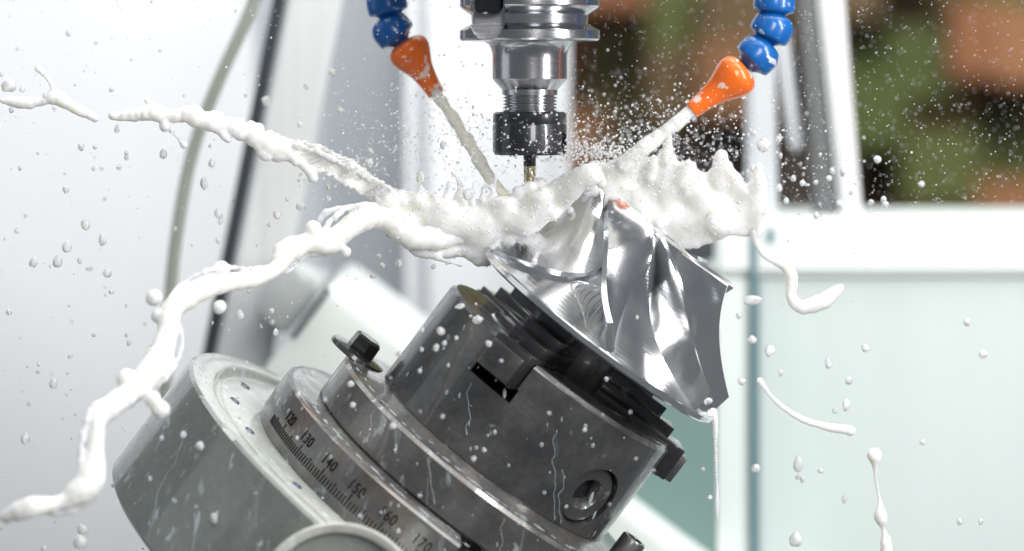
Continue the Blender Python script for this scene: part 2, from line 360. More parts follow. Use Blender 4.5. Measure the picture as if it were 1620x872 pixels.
# ------------------------------------------------------------------ coolant hoses
def loc_hose(name, label, pts, tip, wide, dy, blue):
    pts = [P(x, y, dy) for x, y in pts]; wide = P(*wide, dy); tip = P(*tip, dy)
    root = empty(name, frame(pts[-1]*U, (0, 0, 1), (1, 0, 0)), label, 'coolant hose', 'segmented coolant hoses with orange nozzles')
    inv = root.matrix_world.inverted()
    sp = [(0, 29), (17, 29), (26, 24), (32, 14), (33.5, 4), (33.5, -6), (31.5, -12), (24, -15), (18, -19), (12, -24), (0, -24)]
    for i, p in enumerate(pts):
        q = pts[i+1] if i+1 < len(pts) else wide
        z = (p-q) if i+1 == len(pts) else (p-q)
        M = frame(p, z, (0, 1, 0))
        sm = spline([Vector((a, b, 0)) for a, b in sp], 3)
        o = MB().lathe([(max(0, v.x), v.y) for v in sm], 48, M).build('hose_segment', blue, root, 50); o.matrix_parent_inverse = inv
    L = (wide-tip).length
    M = frame(tip, wide-tip, (0, 1, 0))
    pr = [(8, 0), (12.5, 0), (14, 2), (15, 14), (17, L*0.35), (22, L*0.6), (30, L*0.8), (34.5, L*0.95), (35, L*1.02), (33, L*1.12), (26, L*1.2), (14, L*1.24), (0, L*1.24)]
    sm = spline([Vector((a, b, 0)) for a, b in pr], 3)
    o = MB().lathe([(max(0, v.x), v.y) for v in sm], 48, M).build('nozzle', M_orange, root, 50); o.matrix_parent_inverse = inv
loc_hose('coolant_hose', 'shaded blue segmented coolant hose with orange nozzle left of the tool', [(606, -76), (607, -32), (612, 8), (622, 50)], (691, 149), (648, 82), 170, M_bluep)
loc_hose('coolant_hose', 'bright blue segmented coolant hose with orange nozzle right of the tool', [(1232, -78), (1229, -36), (1225, 6), (1220, 48), (1197, 89)], (1094, 175), (1164, 121), 60, M_bluep)

# ------------------------------------------------------------------ rotary table, chuck, impeller (all in the tilted frame)
AX = Vector((0.6, -0.05, 0.8)); PX = Vector((0.8, 0, -0.6))
CF = frame(W(890, 577), AX, PX)
def pol(r, deg, h): a = R(deg); return Vector((r*math.sin(a), -r*math.cos(a), h))
rt = empty('rotary_table', CF @ Matrix.Translation((0, 0, -552*U)), 'big tilted grey-green rotary table housing with graduated steel ring', 'rotary table')
DN = Matrix.Translation((0, 0, 552))
hous = [(60, -552), (470, -552), (475, -547), (475, -346), (471, -341), (60, -341)]
MB().lathe([(r, h) for r, h in hous[:5]]+[(470, -341)], 160, DN).build('housing', M_house, rt)
fc = [(470.5, -341), (469, -340), (436, -340), (430, -342), (425, -350), (421, -352), (416, -346), (410, -344), (345, -344), (330, -346), (60, -346)]
holes = []
face = MB().lathe(fc+[(60, -360), (470, -360)], 160, DN, close=True).build('top_face', M_toplit, rt)
for d in (-78, -59, -36, -10, -100, 30):
    a = pol(388, d, -343.7)
    o = MB().lathe([(5.5, 0.4), (8, 0.4), (8.5, 0.9), (8, 1.3), (5.5, 1.0)], 20, DN @ Matrix.Translation(a)).build('screw', M_blue if d in (-59, -78, -36) else M_hole, rt)
# graduated ring with T-slot
ring = MB().lathe([(150, -262), (330, -262), (337, -264), (341, -268), (341, -329), (339, -332), (338, -346), (150, -346)], 240, DN, close=True)
s1 = MB().box((0, -320, -290), (40, 140, 160), DN @ Matrix.Rotation(R(6.2), 4, 'Z'))
s2 = MB().box((0, -310, -322), (74, 140, 30), DN @ Matrix.Rotation(R(6.2), 4, 'Z'))
gr = ring.build('graduated_ring', M_ring, rt, 30, cut=[s1, s2])
nt_ = MB().box((4, -318, -300), (30, 36, 60), DN @ Matrix.Rotation(R(7.5), 4, 'Z'), 4).build('slot_nut', M_ring, rt)
def deg_phi(v): return (v-174.8)*1.085
tk = MB()
for v in range(112, 175):
    L = 21 if v % 10 == 0 else (17 if v % 5 == 0 else 13)
    tk.box((0, -341.2, -329+L/2+1), (1.7, 1.2, L), DN @ Matrix.Rotation(R(deg_phi(v)), 4, 'Z'))
for v in range(184, 196):
    tk.box((0, -341.2, -329+7.5), (1.7, 1.2, 13), DN @ Matrix.Rotation(R(deg_phi(v)), 4, 'Z'))
o = tk.build('scale_ticks', M_ink, gr, None); o['kind'] = 'stuff'
def wraptext(body, size, r, phi0, h0, Mx, name, m, parent):
    cu = bpy.data.curves.new(name, 'FONT'); cu.body = body; cu.size = size; cu.align_x = 'CENTER'; cu.extrude = 0.6; cu.offset = 0.0; cu.space_character = 1.08
    ob = bpy.data.objects.new(name, cu); COL.objects.link(ob); bpy.context.view_layer.update()
    me = bpy.data.meshes.new_from_object(ob.evaluated_get(bpy.context.evaluated_depsgraph_get())); bpy.data.objects.remove(ob)
    for v in me.vertices:
        a = phi0+v.co.x*0.82/r; rr = r+v.co.z
        v.co = (Mx @ Vector((rr*math.sin(a), -rr*math.cos(a), h0+v.co.y)))*U
    o2 = bpy.data.objects.new(name, me); COL.objects.link(o2); finish(o2, m, None); o2.parent = parent; return o2
for v in (120, 130, 140, 150, 160, 170, 190):
    wraptext(str(v), 24.5, 341.4, R(deg_phi(v)), -304, DN, 'numeral', M_ink, gr)
# round boss in front (a cover flange on the housing)
BM = frame(P(533, 962, -470), (0.02, -1, 0.28), (1, 0, 0))
inv = rt.matrix_world.inverted()
def put(mb, name, m, parent, ang=35):
    o = mb.build(name, m, None, ang); o.parent = parent; o.matrix_parent_inverse = parent.matrix_world.inverted() if parent.parent is None else (parent.matrix_world.inverted()); return o
put(MB().lathe([(106, 0), (111, 4), (118, 5), (121, 2), (122, -4), (122, -150), (60, -150)], 128, BM), 'boss_rim', M_toplit, rt)  # upward-facing rim, paler by the same painted top light
put(MB().lathe([(0, -7), (99, -7), (105, -5), (107, -12)], 96, BM), 'boss_cover', M_house, rt)

ck = empty('lathe_chuck', CF @ Matrix.Translation((0, 0, -262*U)), 'dark steel three jaw chuck with square key socket on the rotary table', 'chuck')
UP = Matrix.Translation((0, 0, 262))
bodyp = [(52, -183), (213, -183), (215, -180), (215, -7), (208, 0), (150, 0), (143, -3), (138, -3), (134, 0), (52, 0)]
JA = (-22.5, 97.5, 217.5)
cuts = []
for d in JA:
    Rz = UP @ Matrix.Rotation(R(d), 4, 'Z')
    cuts.append(MB().box((0, -150, -20), (74, 200, 60), Rz)); cuts.append(MB().box((-1, -150, -59), (82, 200, 24), Rz))
cuts.append(MB().lathe([(0, 180), (51, 180), (51, 240), (0, 240)], 64, UP @ Matrix.Translation((0, 0, -120)) @ Matrix.Rotation(R(43), 4, 'Z') @ Matrix.Rotation(R(90), 4, 'X')))
MB().lathe(bodyp, 192, UP, close=True).build('chuck_body', M_chuck, ck, 30, cut=cuts)
KM = UP @ Matrix.Translation((0, 0, -120)) @ Matrix.Rotation(R(43), 4, 'Z') @ Matrix.Rotation(R(90), 4, 'X')
sq = MB().box((0, 0, 215), (33, 33, 90), KM @ Matrix.Rotation(R(20), 4, 'Z'), 3)
ks = MB().lathe([(2, 170), (48.5, 170), (48.5, 202), (46, 204.5), (44, 205), (27, 204), (25, 202), (21, 190), (2, 190)], 64, KM, close=True).build('key_socket', M_chuck, ck, 30, cut=[sq])
MB().box((0, 0, 160), (31.5, 31.5, 50), KM @ Matrix.Rotation(R(20), 4, 'Z'), 1).build('hole_shade_plug', M_hole, ks)  # black plug stands in for the shade inside the socket
for d in JA:
    Rz = UP @ Matrix.Rotation(R(d), 4, 'Z')
    j = MB().box((0, -148, -22), (68, 176, 58), Rz, 2.5)
    jaw = j.build('jaw', M_jaw if d != JA[0] else M_jaw, ck)
    MB().box((0, -150, -49), (56, 150, 8), Rz, 1.5).build('guide_rail', M_jaw, jaw)
    for k in range(3):
        rout = 200-30*k; h0 = 8+19*k
        MB().box((0, -(rout+52)/2, h0+8), (66, rout-52, 20), Rz, 2).build('jaw_step', M_jaw, jaw)
    MB().box((0, -241, -26), (60, 14, 46), Rz, 3).build('end_block', M_chuck, jaw)
MB().lathe([(0, -3), (70, -3), (72, 0), (72, 58), (70, 60), (0, 60)], 64, UP).build('centre_boss', M_ring, ck)
ad = MB().lathe([(60, -262), (278, -262), (282, -258), (282, -198), (277, -192), (225, -186), (217, -182), (60, -182)], 192, UP, close=True)
cs = [MB().lathe([(0, -300), (30, -300), (30, -235), (0, -235)], 32, UP @ Matrix.Translation(pol(262, 80, 0)))]
cs[0].v = []; cs[0].f = []
ad.build('adapter_plate', M_ring, ck, 30)
for (d, r, h, head) in ((80, 256, -190, 44),):
    Mx = UP @ Matrix.Translation(pol(r, d, h))
    s = MB().lathe([(0, 0), (20, 0), (21, 2), (21, head-3), (19, head), (13, head), (12.5, head-2)], 48, Mx).build('cap_screw', M_ring, ck)
    MB().lathe([(12.5, head-1.5), (11, head-16), (0, head-16)], 6, Mx).build('hex_socket', M_hole, s, 5)
Mx = UP @ Matrix.Translation(pol(270, -96, -192))
b = MB().lathe([(0, 0), (49, 0), (50, 2), (48, 8), (30, 11), (0, 11)], 64, Mx).build('clamp_washer', M_jaw, ck)
MB().lathe([(0, 10), (24, 10), (25, 13), (24, 34), (20, 38), (0, 38)], 6, Mx @ Matrix.Rotation(R(15), 4, 'Z')).build('clamp_screw', M_jaw, b, 20)

# coolant lying on the chuck: runs and beads
def lump(mb, Mx, a, b, c):
    v, f = ico(2); mb.add([Mx @ Vector((p.x*a, p.y*b, p.z*c)) for p in v], f)
G = CF.to_3x3().inverted() @ Vector((0, 0, -1))
def down(phi): return G.x*math.cos(phi)+G.y*math.sin(phi), G.z      # along the girth, along the axis
def film(parent, shift, surfs, n, name):
    mb = MB()
    for k in range(n):
        r, h0, h1 = rnd.choice(surfs); a = R(rnd.uniform(-92, 92)); h = rnd.uniform(h0, h1); q = rnd.choice((1.0, 1.4, 1.4, 2, 2.6, 3.6))
        n_ = Vector((math.sin(a), -math.cos(a), 0)); t, z = down(a); d = (Vector((math.cos(a), math.sin(a), 0))*t+Vector((0, 0, z))).normalized(); e = n_.cross(d)
        Mx = Matrix(((e.x, n_.x, d.x, r*n_.x), (e.y, n_.y, d.y, r*n_.y), (e.z, n_.z, d.z, h+shift), (0, 0, 0, 1)))
        lump(mb, Mx, q, q*0.35, q*rnd.choice((1, 1.2, 1.8, 3.2)))
    o = mb.build(name, M_bead, parent, 180); o['kind'] = 'stuff'
def run(mb, r, phi, h, hmin, shift, w):
    a = R(phi); path = []; rad = []; k = 0
    while h > hmin and k < 90:
        path.append(pol(r, math.degrees(a), h+shift)); rad.append(w*(0.75+0.5*rnd.random())); t, z = down(a)
        wob = 1.3*noise.noise(Vector((phi, k*0.22, 1.7))); a += (t+wob)*3/r; h += z*3; k += 1
    if len(path) > 3: rad[-1] = w*2; rad[-2] = w*2.2; rad[-3] = w*1.6; mb.tube(path, rad, 8)
M_bubble = mat('bubble_film', (0.85, 0.9, 0.95), 0.03, 0, Alpha=0.30)
M_bead = mat('thin_coolant', (0.62, 0.70, 0.76), 0.08, 0, Alpha=0.36)
def ledge(parent, r, h, shift, n, name, width=7):
    mb = MB()
    for k in range(n):
        a = rnd.uniform(-100, 75); p = pol(r+rnd.uniform(-width, width*0.5), a, h+shift); q = rnd.uniform(1.5, 4)
        lump(mb, Matrix.Translation(p) @ Matrix.Rotation(R(a), 4, 'Z'), q*rnd.uniform(1.2, 3.5), q, q*0.3)
    o = mb.build(name, M_bead, parent, 180); o['kind'] = 'stuff'
ICO = {}
def ico(sub):
    if sub not in ICO:
        bm = bmesh.new(); bmesh.ops.create_icosphere(bm, subdivisions=sub, radius=1); bm.verts.index_update()
        ICO[sub] = ([v.co.copy() for v in bm.verts], [[v.index for v in f.verts] for f in bm.faces]); bm.free()
    return ICO[sub]
film(ck, 262, [(215, -176, -8), (215, -176, -8), (282, -254, -202)], 85, 'coolant_beads')
film(rt, 552, [(475, -540, -350), (475, -540, -350), (341, -300, -272)], 95, 'coolant_beads')
mb = MB()
for (p_, h_, m_) in ((10, -60, -178), (-30, -85, -150), (62, -20, -120), (22, -105, -178)): run(mb, 214.8, p_, h_, m_, 262, 0.65)
for (p_, h_, m_) in ((-20, -202, -250), (10, -204, -255), (-45, -200, -250)): run(mb, 281.8, p_, h_, m_, 262, 0.6)
o = mb.build('coolant_runs', M_bead, ck, 180); o['kind'] = 'stuff'
mb = MB()
for p_ in (-60, -43, -27, -9): run(mb, 474.6, p_, rnd.uniform(-470, -360), rnd.uniform(-545, -480), 552, 0.9)
o = mb.build('coolant_runs', M_bead, rt, 180); o['kind'] = 'stuff'
ledge(ck, 262, -190.3, 262, 80, 'coolant_pools', 12); ledge(rt, 322, -261.8, 552, 70, 'coolant_pools'); ledge(rt, 452, -339.8, 552, 60, 'coolant_pools', 14)

# impeller
IF = CF @ Matrix.Translation((15*U, 0, 68*U))
im = empty('impeller', IF, 'shiny half milled aluminium impeller with twisted blades on chuck jaws', 'impeller')
def hub_r(h):
    s = min(1, max(0, (h-12)/178)); return 45+178*(1-s)**2.2
def shr_r(h):
    s = min(1, max(0, (h-50)/142)); return 128+97*(1-s)**1.8
hp = [(20, 0), (221, 0), (225, 3), (225, 11), (223, 12.5)]
MB().lathe(hp, 160).build('backplate', M_alu, im)
MB().lathe([(hub_r(12.6+h), 12.6+h) for h in [i*178/40 for i in range(41)]]+[(30, 194), (10, 194)], 128).build('hub', M_hub, im, 60)
mb = MB()
for k in range(7):
    path = []
    for i in range(25):
        t = i/24; h = 20+3*k+(88-8*k)*t; p = pol(hub_r(h)-0.5, -8-(5+4.2*k)*math.sin(math.pi*(0.10+0.8*t)), h); path.append(p)
    mb.tube(path, [1.9*math.sin(math.pi*(0.04+0.92*i/24)) for i in range(25)], 8)
mb.build('pocket_ridge', M_alu, im, 180)
def interp(tab, h):
    tab = sorted(tab)
    if h <= tab[0][0]: return tab[0][1]
    for (a, b), (c, d) in zip(tab, tab[1:]):
        if h <= c:
            t = (h-a)/(c-a); return b+(d-b)*t
    return tab[-1][1]
def smoothtab(tab):
    tab = sorted(tab); xs = [a for a, b in tab]; c = np.polyfit(xs, [b for a, b in tab], min(3, len(tab)-1))
    return [(x, float(np.polyval(c, x))) for x in np.linspace(xs[0], xs[-1], 60)]
def blade(root, shroud, h_root=(10, 188), h_shr=(50, 192), rs=shr_r, thick=5.5, name='blade', taper=0.6, fil=1.3, rad=0.55):
    root = smoothtab(root); shroud = smoothtab(shroud); NU, NV = 40, 14; g = [[], []]
    for i in range(NU+1):
        t = i/NU; hr = h_root[0]+(h_root[1]-h_root[0])*t; hs = h_shr[0]+(h_shr[1]-h_shr[0])*t
        a = pol(hub_r(hr)-4, interp(root, hr), hr); b = pol(rs(hs), interp(shroud, hs), hs)
        for j in range(NV+1):
            s = j/NV; p = a.lerp(b, s); p.z = a.z+(b.z-a.z)*s**fil
            # keep the sheet on smooth radii instead of cutting the chord
            ra = math.hypot(a.x, a.y); rb = math.hypot(b.x, b.y); rr = ra+(rb-ra)*s; q = math.hypot(p.x, p.y)
            if q > 1e-6: f = (rad*rr/q+1-rad); p = Vector((p.x*f, p.y*f, p.z))
            g[0].append(p)
    def nrm(i, j):
        idx = lambda a, b: g[0][min(max(a, 0), NU)*(NV+1)+min(max(b, 0), NV)]
        return (idx(i+1, j)-idx(i-1, j)).cross(idx(i, j+1)-idx(i, j-1)).normalized()
    for i in range(NU+1):
        for j in range(NV+1):
            th = thick*(1+taper*(1-j/NV)); g[1].append(g[0][i*(NV+1)+j]+nrm(i, j)*th)
    vs = g[0]+g[1]; n = (NU+1)*(NV+1); fs = []
    I = lambda i, j: i*(NV+1)+j
    for i in range(NU):
        for j in range(NV):
            fs.append((I(i, j), I(i, j+1), I(i+1, j+1), I(i+1, j))); fs.append((n+I(i, j), n+I(i+1, j), n+I(i+1, j+1), n+I(i, j+1)))
    for i in range(NU): 
        fs.append((I(i, 0), I(i+1, 0), n+I(i+1, 0), n+I(i, 0))); fs.append((I(i, NV), n+I(i, NV), n+I(i+1, NV), I(i+1, NV)))
    for j in range(NV):
        fs.append((I(0, j), n+I(0, j), n+I(0, j+1), I(0, j+1))); fs.append((I(NU, j), I(NU, j+1), n+I(NU, j+1), n+I(NU, j)))
    return MB().add(vs, fs).build(name, M_alu, im, 40)
# uncut stock blade on the left, then the finished blades
b1 = blade([(10, -78), (40, -53), (82, -40), (120, -56), (150, -78)], [(52, -80), (110, -90), (205, -88)], (8, 150), (52, 208), lambda h: 174+38*(1-min(1, max(0, (h-52)/80)))**2, 8, fil=1.0, rad=0.12)
b1['label'] = 'wide unfinished blade with smooth face on the left'
blade([(10, 3), (28, 1), (94, -9), (152, -32), (188, -60)], [(50, -2), (57, -9), (117, -27), (160, -52), (192, -80)], thick=8)
r3 = [(10, 55), (26, 51), (52, 30), (113, 15), (174, -36), (188, -42)]; s3 = [(50, 54), (72, 48), (107, 36), (157, 17), (192, -9)]
blade(r3, s3)
r4 = [(10, 92), (26, 86), (60, 66), (113, 48), (188, 20)]; s4 = [(50, 88), (72, 84), (107, 76), (157, 69), (192, 60)]
blade(r4, s4)
for off in (100, 150, 200):
    blade([(a, b+off) for a, b in r3], [(a, b+off) for a, b in s3])

# tilted machine bed behind the chuck
BD = frame(P(515, 452, 540), AX, PX)
bd = empty('trunnion_bed', frame(W(515, 452, 950), AX, PX), 'pale tilted trunnion bed out of focus behind the chuck', 'machine bed')
MB().box((620, 280, -190), (1240, 540, 380), None, 24).build('bed_block', painted('pale_bed_paint', (0.66, 0.71, 0.69), 0.3), bd)
MB().box((10, -2, -60), (11, 8, 120), None, 3).build('seam', M_rubber, bd)
MB().box((-45, 180, -70), (80, 300, 120), None, 14).build('end_cap', painted('pale_green_cap', (0.40, 0.43, 0.43), 0.2, 0.25, (40, 40, 12)), bd)

# ------------------------------------------------------------------ coolant
def rope(pts, n=7, jit=0.0):
    """pts (px,py,dy,r) -> list of balls"""
    s4d = []
    pp = [Vector((a, b, c)) for a, b, c, d in pts]; rr = [Vector((d, 0, 0)) for a, b, c, d in pts]
    sp = spline(pp, n); sr = spline(rr, n); out = []
    for p, r in zip(sp, sr):
        q = P(p.x, p.y, p.z); rad = max(1.2, r.x)
        if jit: q += Vector((rnd.gauss(0, 1), rnd.gauss(0, 1), rnd.gauss(0, 1)))*rad*jit; rad *= rnd.uniform(1-jit, 1+jit)
        out.append((q, rad))
    return out
def sheet(poly, dyf, th, step=7):
    out = []; xs = [p[0] for p in poly]; ys = [p[1] for p in poly]
    def inside(x, y):
        c = False
        for (x1, y1), (x2, y2) in zip(poly, poly[1:]+poly[:1]):
            if (y1 > y) != (y2 > y) and x < (x2-x1)*(y-y1)/(y2-y1)+x1: c = not c
        return c
    y = min(ys)
    while y < max(ys):
        x = min(xs)
        while x < max(xs):
            if inside(x, y):
                n = noise.noise(Vector((x*0.022, y*0.022, 3.1))); n2 = noise.noise(Vector((x*0.05, y*0.05, 9.1)))
                out.append((P(x, y, dyf(x, y)+22*n+2*n2), th*(1+0.25*n2)))
            x += step
        y += step
    return out
def fluid(name, balls, m, voxel=2.2, smooth=6, label=None, group=None, cat='splash', disp=1.2, bubbles=0):
    mb = MB(); v, f = ico(2)
    for p, r in balls: mb.add([p+a*r for a in v], f)
    me = bpy.data.meshes.new(name); me.from_pydata(mb.v, [], mb.f)
    o = bpy.data.objects.new(name, me); COL.objects.link(o)
    md = o.modifiers.new('r', 'REMESH'); md.mode = 'VOXEL'; md.voxel_size = voxel
    ms = o.modifiers.new('s', 'SMOOTH'); ms.factor = 0.5; ms.iterations = smooth
    bpy.context.view_layer.update()
    nm = bpy.data.meshes.new_from_object(o.evaluated_get(bpy.context.evaluated_depsgraph_get())); o.modifiers.clear(); o.data = nm; nm.name = name
    cs = [v.co.copy() for v in nm.vertices]; ns = [v.normal.copy() for v in nm.vertices]; flat = []
    for p, q in zip(cs, ns):
        p = (p+q*((noise.noise(p*0.03)*1.2+noise.noise(p*0.075)*0.4)*disp*2))*U; flat += p[:]
    nm.vertices.foreach_set('co', flat); nm.update()
    finish(o, m, 180)
    c = sum((v.co for v in nm.vertices), Vector())/max(1, len(nm.vertices))
    nm.transform(Matrix.Translation(-c)); o.location = c
    tag(o, label, cat, group)
    if bubbles:
        mb = MB(); vv = [v for v in nm.vertices if v.normal.y < 0.3]; vf = ico(2)
        for k in range(bubbles):
            a = rnd.choice(vv); q = rnd.choice((0.7, 0.9, 1.2, 1.2, 1.8, 2.6)); p = a.co/U+a.normal*q*0.25
            mb.add([p+w_*q for w_ in vf[0]], vf[1])
        b = mb.build('foam_bubbles', M_bubble, o, 180); b['kind'] = 'stuff'
    return o

# thick rope thrown to the lower left
R2_raw = [(4, 818, -330, 9), (22, 811, -330, 15), (48, 802, -330, 21), (72, 798, -325, 17), (92, 795, -320, 14), (113, 786, -315, 21), (138, 768, -310, 29), (150, 738, -300, 22), (151, 705, -290, 17), (155, 668, -280, 19), (176, 644, -270, 23), (212, 618, -250, 25), (243, 583, -230, 28), (259, 552, -215, 24), (266, 518, -200, 21), (274, 487, -190, 23), (306, 464, -175, 25), (350, 448, -160, 21), (395, 441, -140, 17), (435, 426, -120, 17), (456, 397, -105, 27), (490, 383, -95, 20), (516, 389, -85, 20), (538, 372, -75, 25), (564, 351, -65, 25), (594, 344, -55, 25), (625, 354, -45, 25), (651, 374, -35, 26), (681, 378, -25, 26), (720, 374, -10, 26), (756, 384, 0, 24)]
R2 = [(a, b, c*1.6, d*0.74) for a, b, c, d in R2_raw]
balls = rope(R2, 7, 0.05)
for (i0, i1, off) in ((5, 12, 1), (10, 17, -1), (14, 21, 1), (18, 24, -1), (21, 27, 1), (2, 8, -1)):
    th = []
    for i in range(i0, i1):
        a, b, c, d = R2[i]; a2, b2 = R2[i+1][:2]; L = math.hypot(a2-a, b2-b); e = math.sin(math.pi*(i-i0)/(i1-1-i0))*(d+9)*off
        th.append((a+(b2-b)/L*e, b-(a2-a)/L*e, c-8*off, 3.2+rnd.random()*2.2))
    balls += rope(th, 8, 0.18)
for k in range(20):
    a, b, c, d = rnd.choice(R2); q = rnd.uniform(0, 6.28); f = d*rnd.uniform(0.8, 1.15); balls.append((P(a+f*math.cos(q), b+f*math.sin(q), c-rnd.uniform(-6, 8)), rnd.uniform(3, 7)))
for d in [(a, b, c*1.6, e) for a, b, c, e in [(243, 470, -185, 13), (251, 500, -195, 11), (350, 426, -160, 12), (348, 486, -170, 12), (242, 632, -265, 13), (254, 648, -265, 15), (200, 600, -250, 15), (495, 362, -95, 13), (548, 398, -80, 10)]]:
    balls.append((P(d[0], d[1], d[2]), d[3]))
balls += rope([(500, 372, -80, 6), (508, 345, -75, 6), (530, 331, -70, 5), (562, 330, -65, 6), (590, 330, -60, 8)], 6, 0.1)
fluid('coolant_splash', balls, M_milk, 2.0, 9, 'thick white coolant rope flung down to the lower left corner')
# main foam round the cutter
S3 = [(588, 330), (620, 308), (650, 312), (690, 318), (720, 330), (760, 322), (800, 318), (840, 316), (872, 300), (905, 276), (940, 262), (948, 282), (915, 300), (885, 332), (848, 362), (800, 378), (786, 402), (765, 416), (738, 405), (700, 404), (655, 400), (630, 372)]
balls = sheet(S3, lambda x, y: -30-0.35*max(0, x-780), 11, 6.5)
for k in range(18):
    t = rnd.random(); x = 600+340*t; y = 335-10*t+rnd.gauss(0, 16)-max(0, x-840)*0.35
    balls.append((P(x, y, rnd.gauss(-34, 12)), rnd.uniform(7, 18)))
for (x, y, r) in ((838, 300, 15), (822, 306, 14), (856, 296, 13), (905, 284, 13), (926, 277, 13), (944, 280, 12), (952, 292, 10), (918, 294, 11)): balls.append((P(x, y, -42 if x < 870 else -60), r))
for a in range(16):
    x = rnd.uniform(600, 800); y = rnd.uniform(300, 325); l = rnd.uniform(12, 34)
    balls += rope([(x, y+18, -30, 8), (x+rnd.uniform(-12, 6), y-l*0.4, -40, 4), (x+rnd.uniform(-20, 8), y-l, -45, 3)], 4, 0.15)
balls += rope([(655, 395, -30, 9), (690, 408, -36, 5), (730, 421, -40, 4)], 6, 0.1)
balls += rope([(585, 296, -20, 8), (640, 312, -25, 12), (690, 330, -30, 14)], 6, 0.2)
fluid('coolant_splash', balls, M_milk, 2.2, 16, 'frothy white coolant burst around the spinning cutter', bubbles=420)
# crown behind the impeller
S4 = [(900, 285), (940, 259), (968, 264), (990, 250), (1013, 259), (1032, 252), (1045, 249), (1052, 236), (1061, 244), (1065, 257), (1089, 256), (1099, 263), (1100, 274), (1110, 279), (1122, 275), (1133, 264), (1142, 254), (1153, 258), (1163, 273), (1172, 287), (1183, 304), (1192, 286), (1200, 272), (1206, 286), (1208, 320), (1203, 350), (1198, 372), (1168, 368), (1130, 375), (1108, 385), (1088, 388), (1040, 380), (980, 350), (930, 330)]
balls = sheet(S4, lambda x, y: 120-0.25*(x-950), 9, 6.5)
for a in zip(S4[:26], S4[1:27]):
    (x1, y1), (x2, y2) = a
    balls += rope([(x1, y1+4, 120-0.25*(x1-950), 6), (x2, y2+4, 120-0.25*(x2-950), 6)], 4, 0.12)
for (x, y, x2, y2, r) in [(1057, 218, 1055, 256, 7), (1142, 246, 1141, 285, 12), (1200, 264, 1203, 310, 8.5), (1090, 258, 1080, 290, 9), (1034, 250, 1030, 280, 6)]:
    d = 120-0.25*(x-950); balls += rope([(x, y, d-10, r), (x2, y2, d, r*1.7)], 6, 0.05)
for k in range(5):
    x = rnd.uniform(960, 1185); y = rnd.uniform(290, 360); balls.append((P(x, y, 116-0.25*(x-950)+rnd.gauss(0, 8)), rnd.uniform(10, 22)))
fluid('coolant_splash', balls, M_milk, 2.2, 20, 'white coolant crown with pointed tips behind the impeller', bubbles=320)
# upper left ribbon
balls = rope([(0, 159, -60, 3), (16, 161, -60, 8), (41, 163, -60, 10), (69, 159, -60, 7), (87, 153, -60, 12), (110, 166, -60, 9), (128, 176, -60, 9), (151, 186, -60, 7)], 7, 0.08)
balls += rope([(88, 150, -60, 7), (76, 126, -60, 4), (60, 109, -60, 5)], 6, 0.05)
fluid('coolant_splash', balls, M_milk, 1.6, 4, 'short beaded coolant strand at the far upper left', disp=0.7)
balls = rope([(177, 183, -55, 8), (197, 184, -55, 8), (220, 181, -55, 9), (248, 178, -55, 12), (275, 183, -50, 9), (300, 182, -50, 12), (325, 192, -50, 13), (358, 202, -45, 11), (394, 213, -40, 13), (422, 228, -40, 16), (445, 236, -35, 14)], 7, 0.16)
balls += rope([(252, 174, -55, 7), (234, 160, -55, 5)], 6, 0.1)+rope([(256, 182, -55, 5), (261, 200, -55, 8)], 5)+rope([(276, 213, -50, 2), (284, 222, -50, 3), (291, 229, -50, 7)], 5)
balls += rope([(330, 190, -50, 8), (352, 214, -50, 7), (362, 222, -50, 5)], 5, 0.1)+rope([(400, 215, -45, 9), (415, 242, -45, 8), (424, 249, -45, 6)], 5, 0.1)
balls += rope([(440, 235, -35, 10), (480, 262, -35, 7), (497, 282, -35, 7)], 6, 0.1)+rope([(280, 180, -50, 6), (340, 183, -45, 7), (400, 203, -40, 8), (450, 222, -40, 7)], 6, 0.25)
balls += rope([(450, 225, -35, 5), (500, 240, -35, 5), (550, 265, -30, 5), (605, 298, -25, 6)], 7, 0.25)+rope([(450, 245, -35, 6), (500, 268, -35, 4), (545, 290, -30, 4), (590, 318, -25, 5)], 7, 0.3)
fluid('coolant_splash', balls, M_milk, 1.8, 4, 'knobbly coolant ribbon arching across the upper left', disp=1.0)
S1 = [(430, 216), (470, 220), (510, 232), (550, 252), (590, 282), (625, 300), (640, 318), (600, 316), (570, 306), (545, 292), (500, 266), (460, 254), (432, 244)]
balls = sheet(S1, lambda x, y: -30+0.02*(x-440), 4.5, 5)
fluid('coolant_film', balls, M_sheet, 1.8, 3, 'thin streaky film of coolant between ribbon and foam', disp=2.2)
# jets
j1 = [(689, 146, 165, 9), (715, 185, 130, 10), (742, 228, 90, 10.5), (765, 266, 55, 10), (785, 297, 20, 11), (808, 330, -10, 14)]
fluid('coolant_jet', rope(j1, 14, 0.06), M_backlit, 1.8, 4, 'backlit cream coolant jet from the left nozzle to the cutter', 'coolant jets from the nozzles', 'jet')
j2 = [(1098, 172, 60, 11), (1060, 203, 60, 11.5), (1020, 234, 62, 12.5), (985, 262, 70, 14)]
fluid('coolant_jet', rope(j2, 14, 0.045), M_milk, 1.8, 4, 'white coolant jet from the right nozzle to the impeller', 'coolant jets from the nozzles', 'jet')
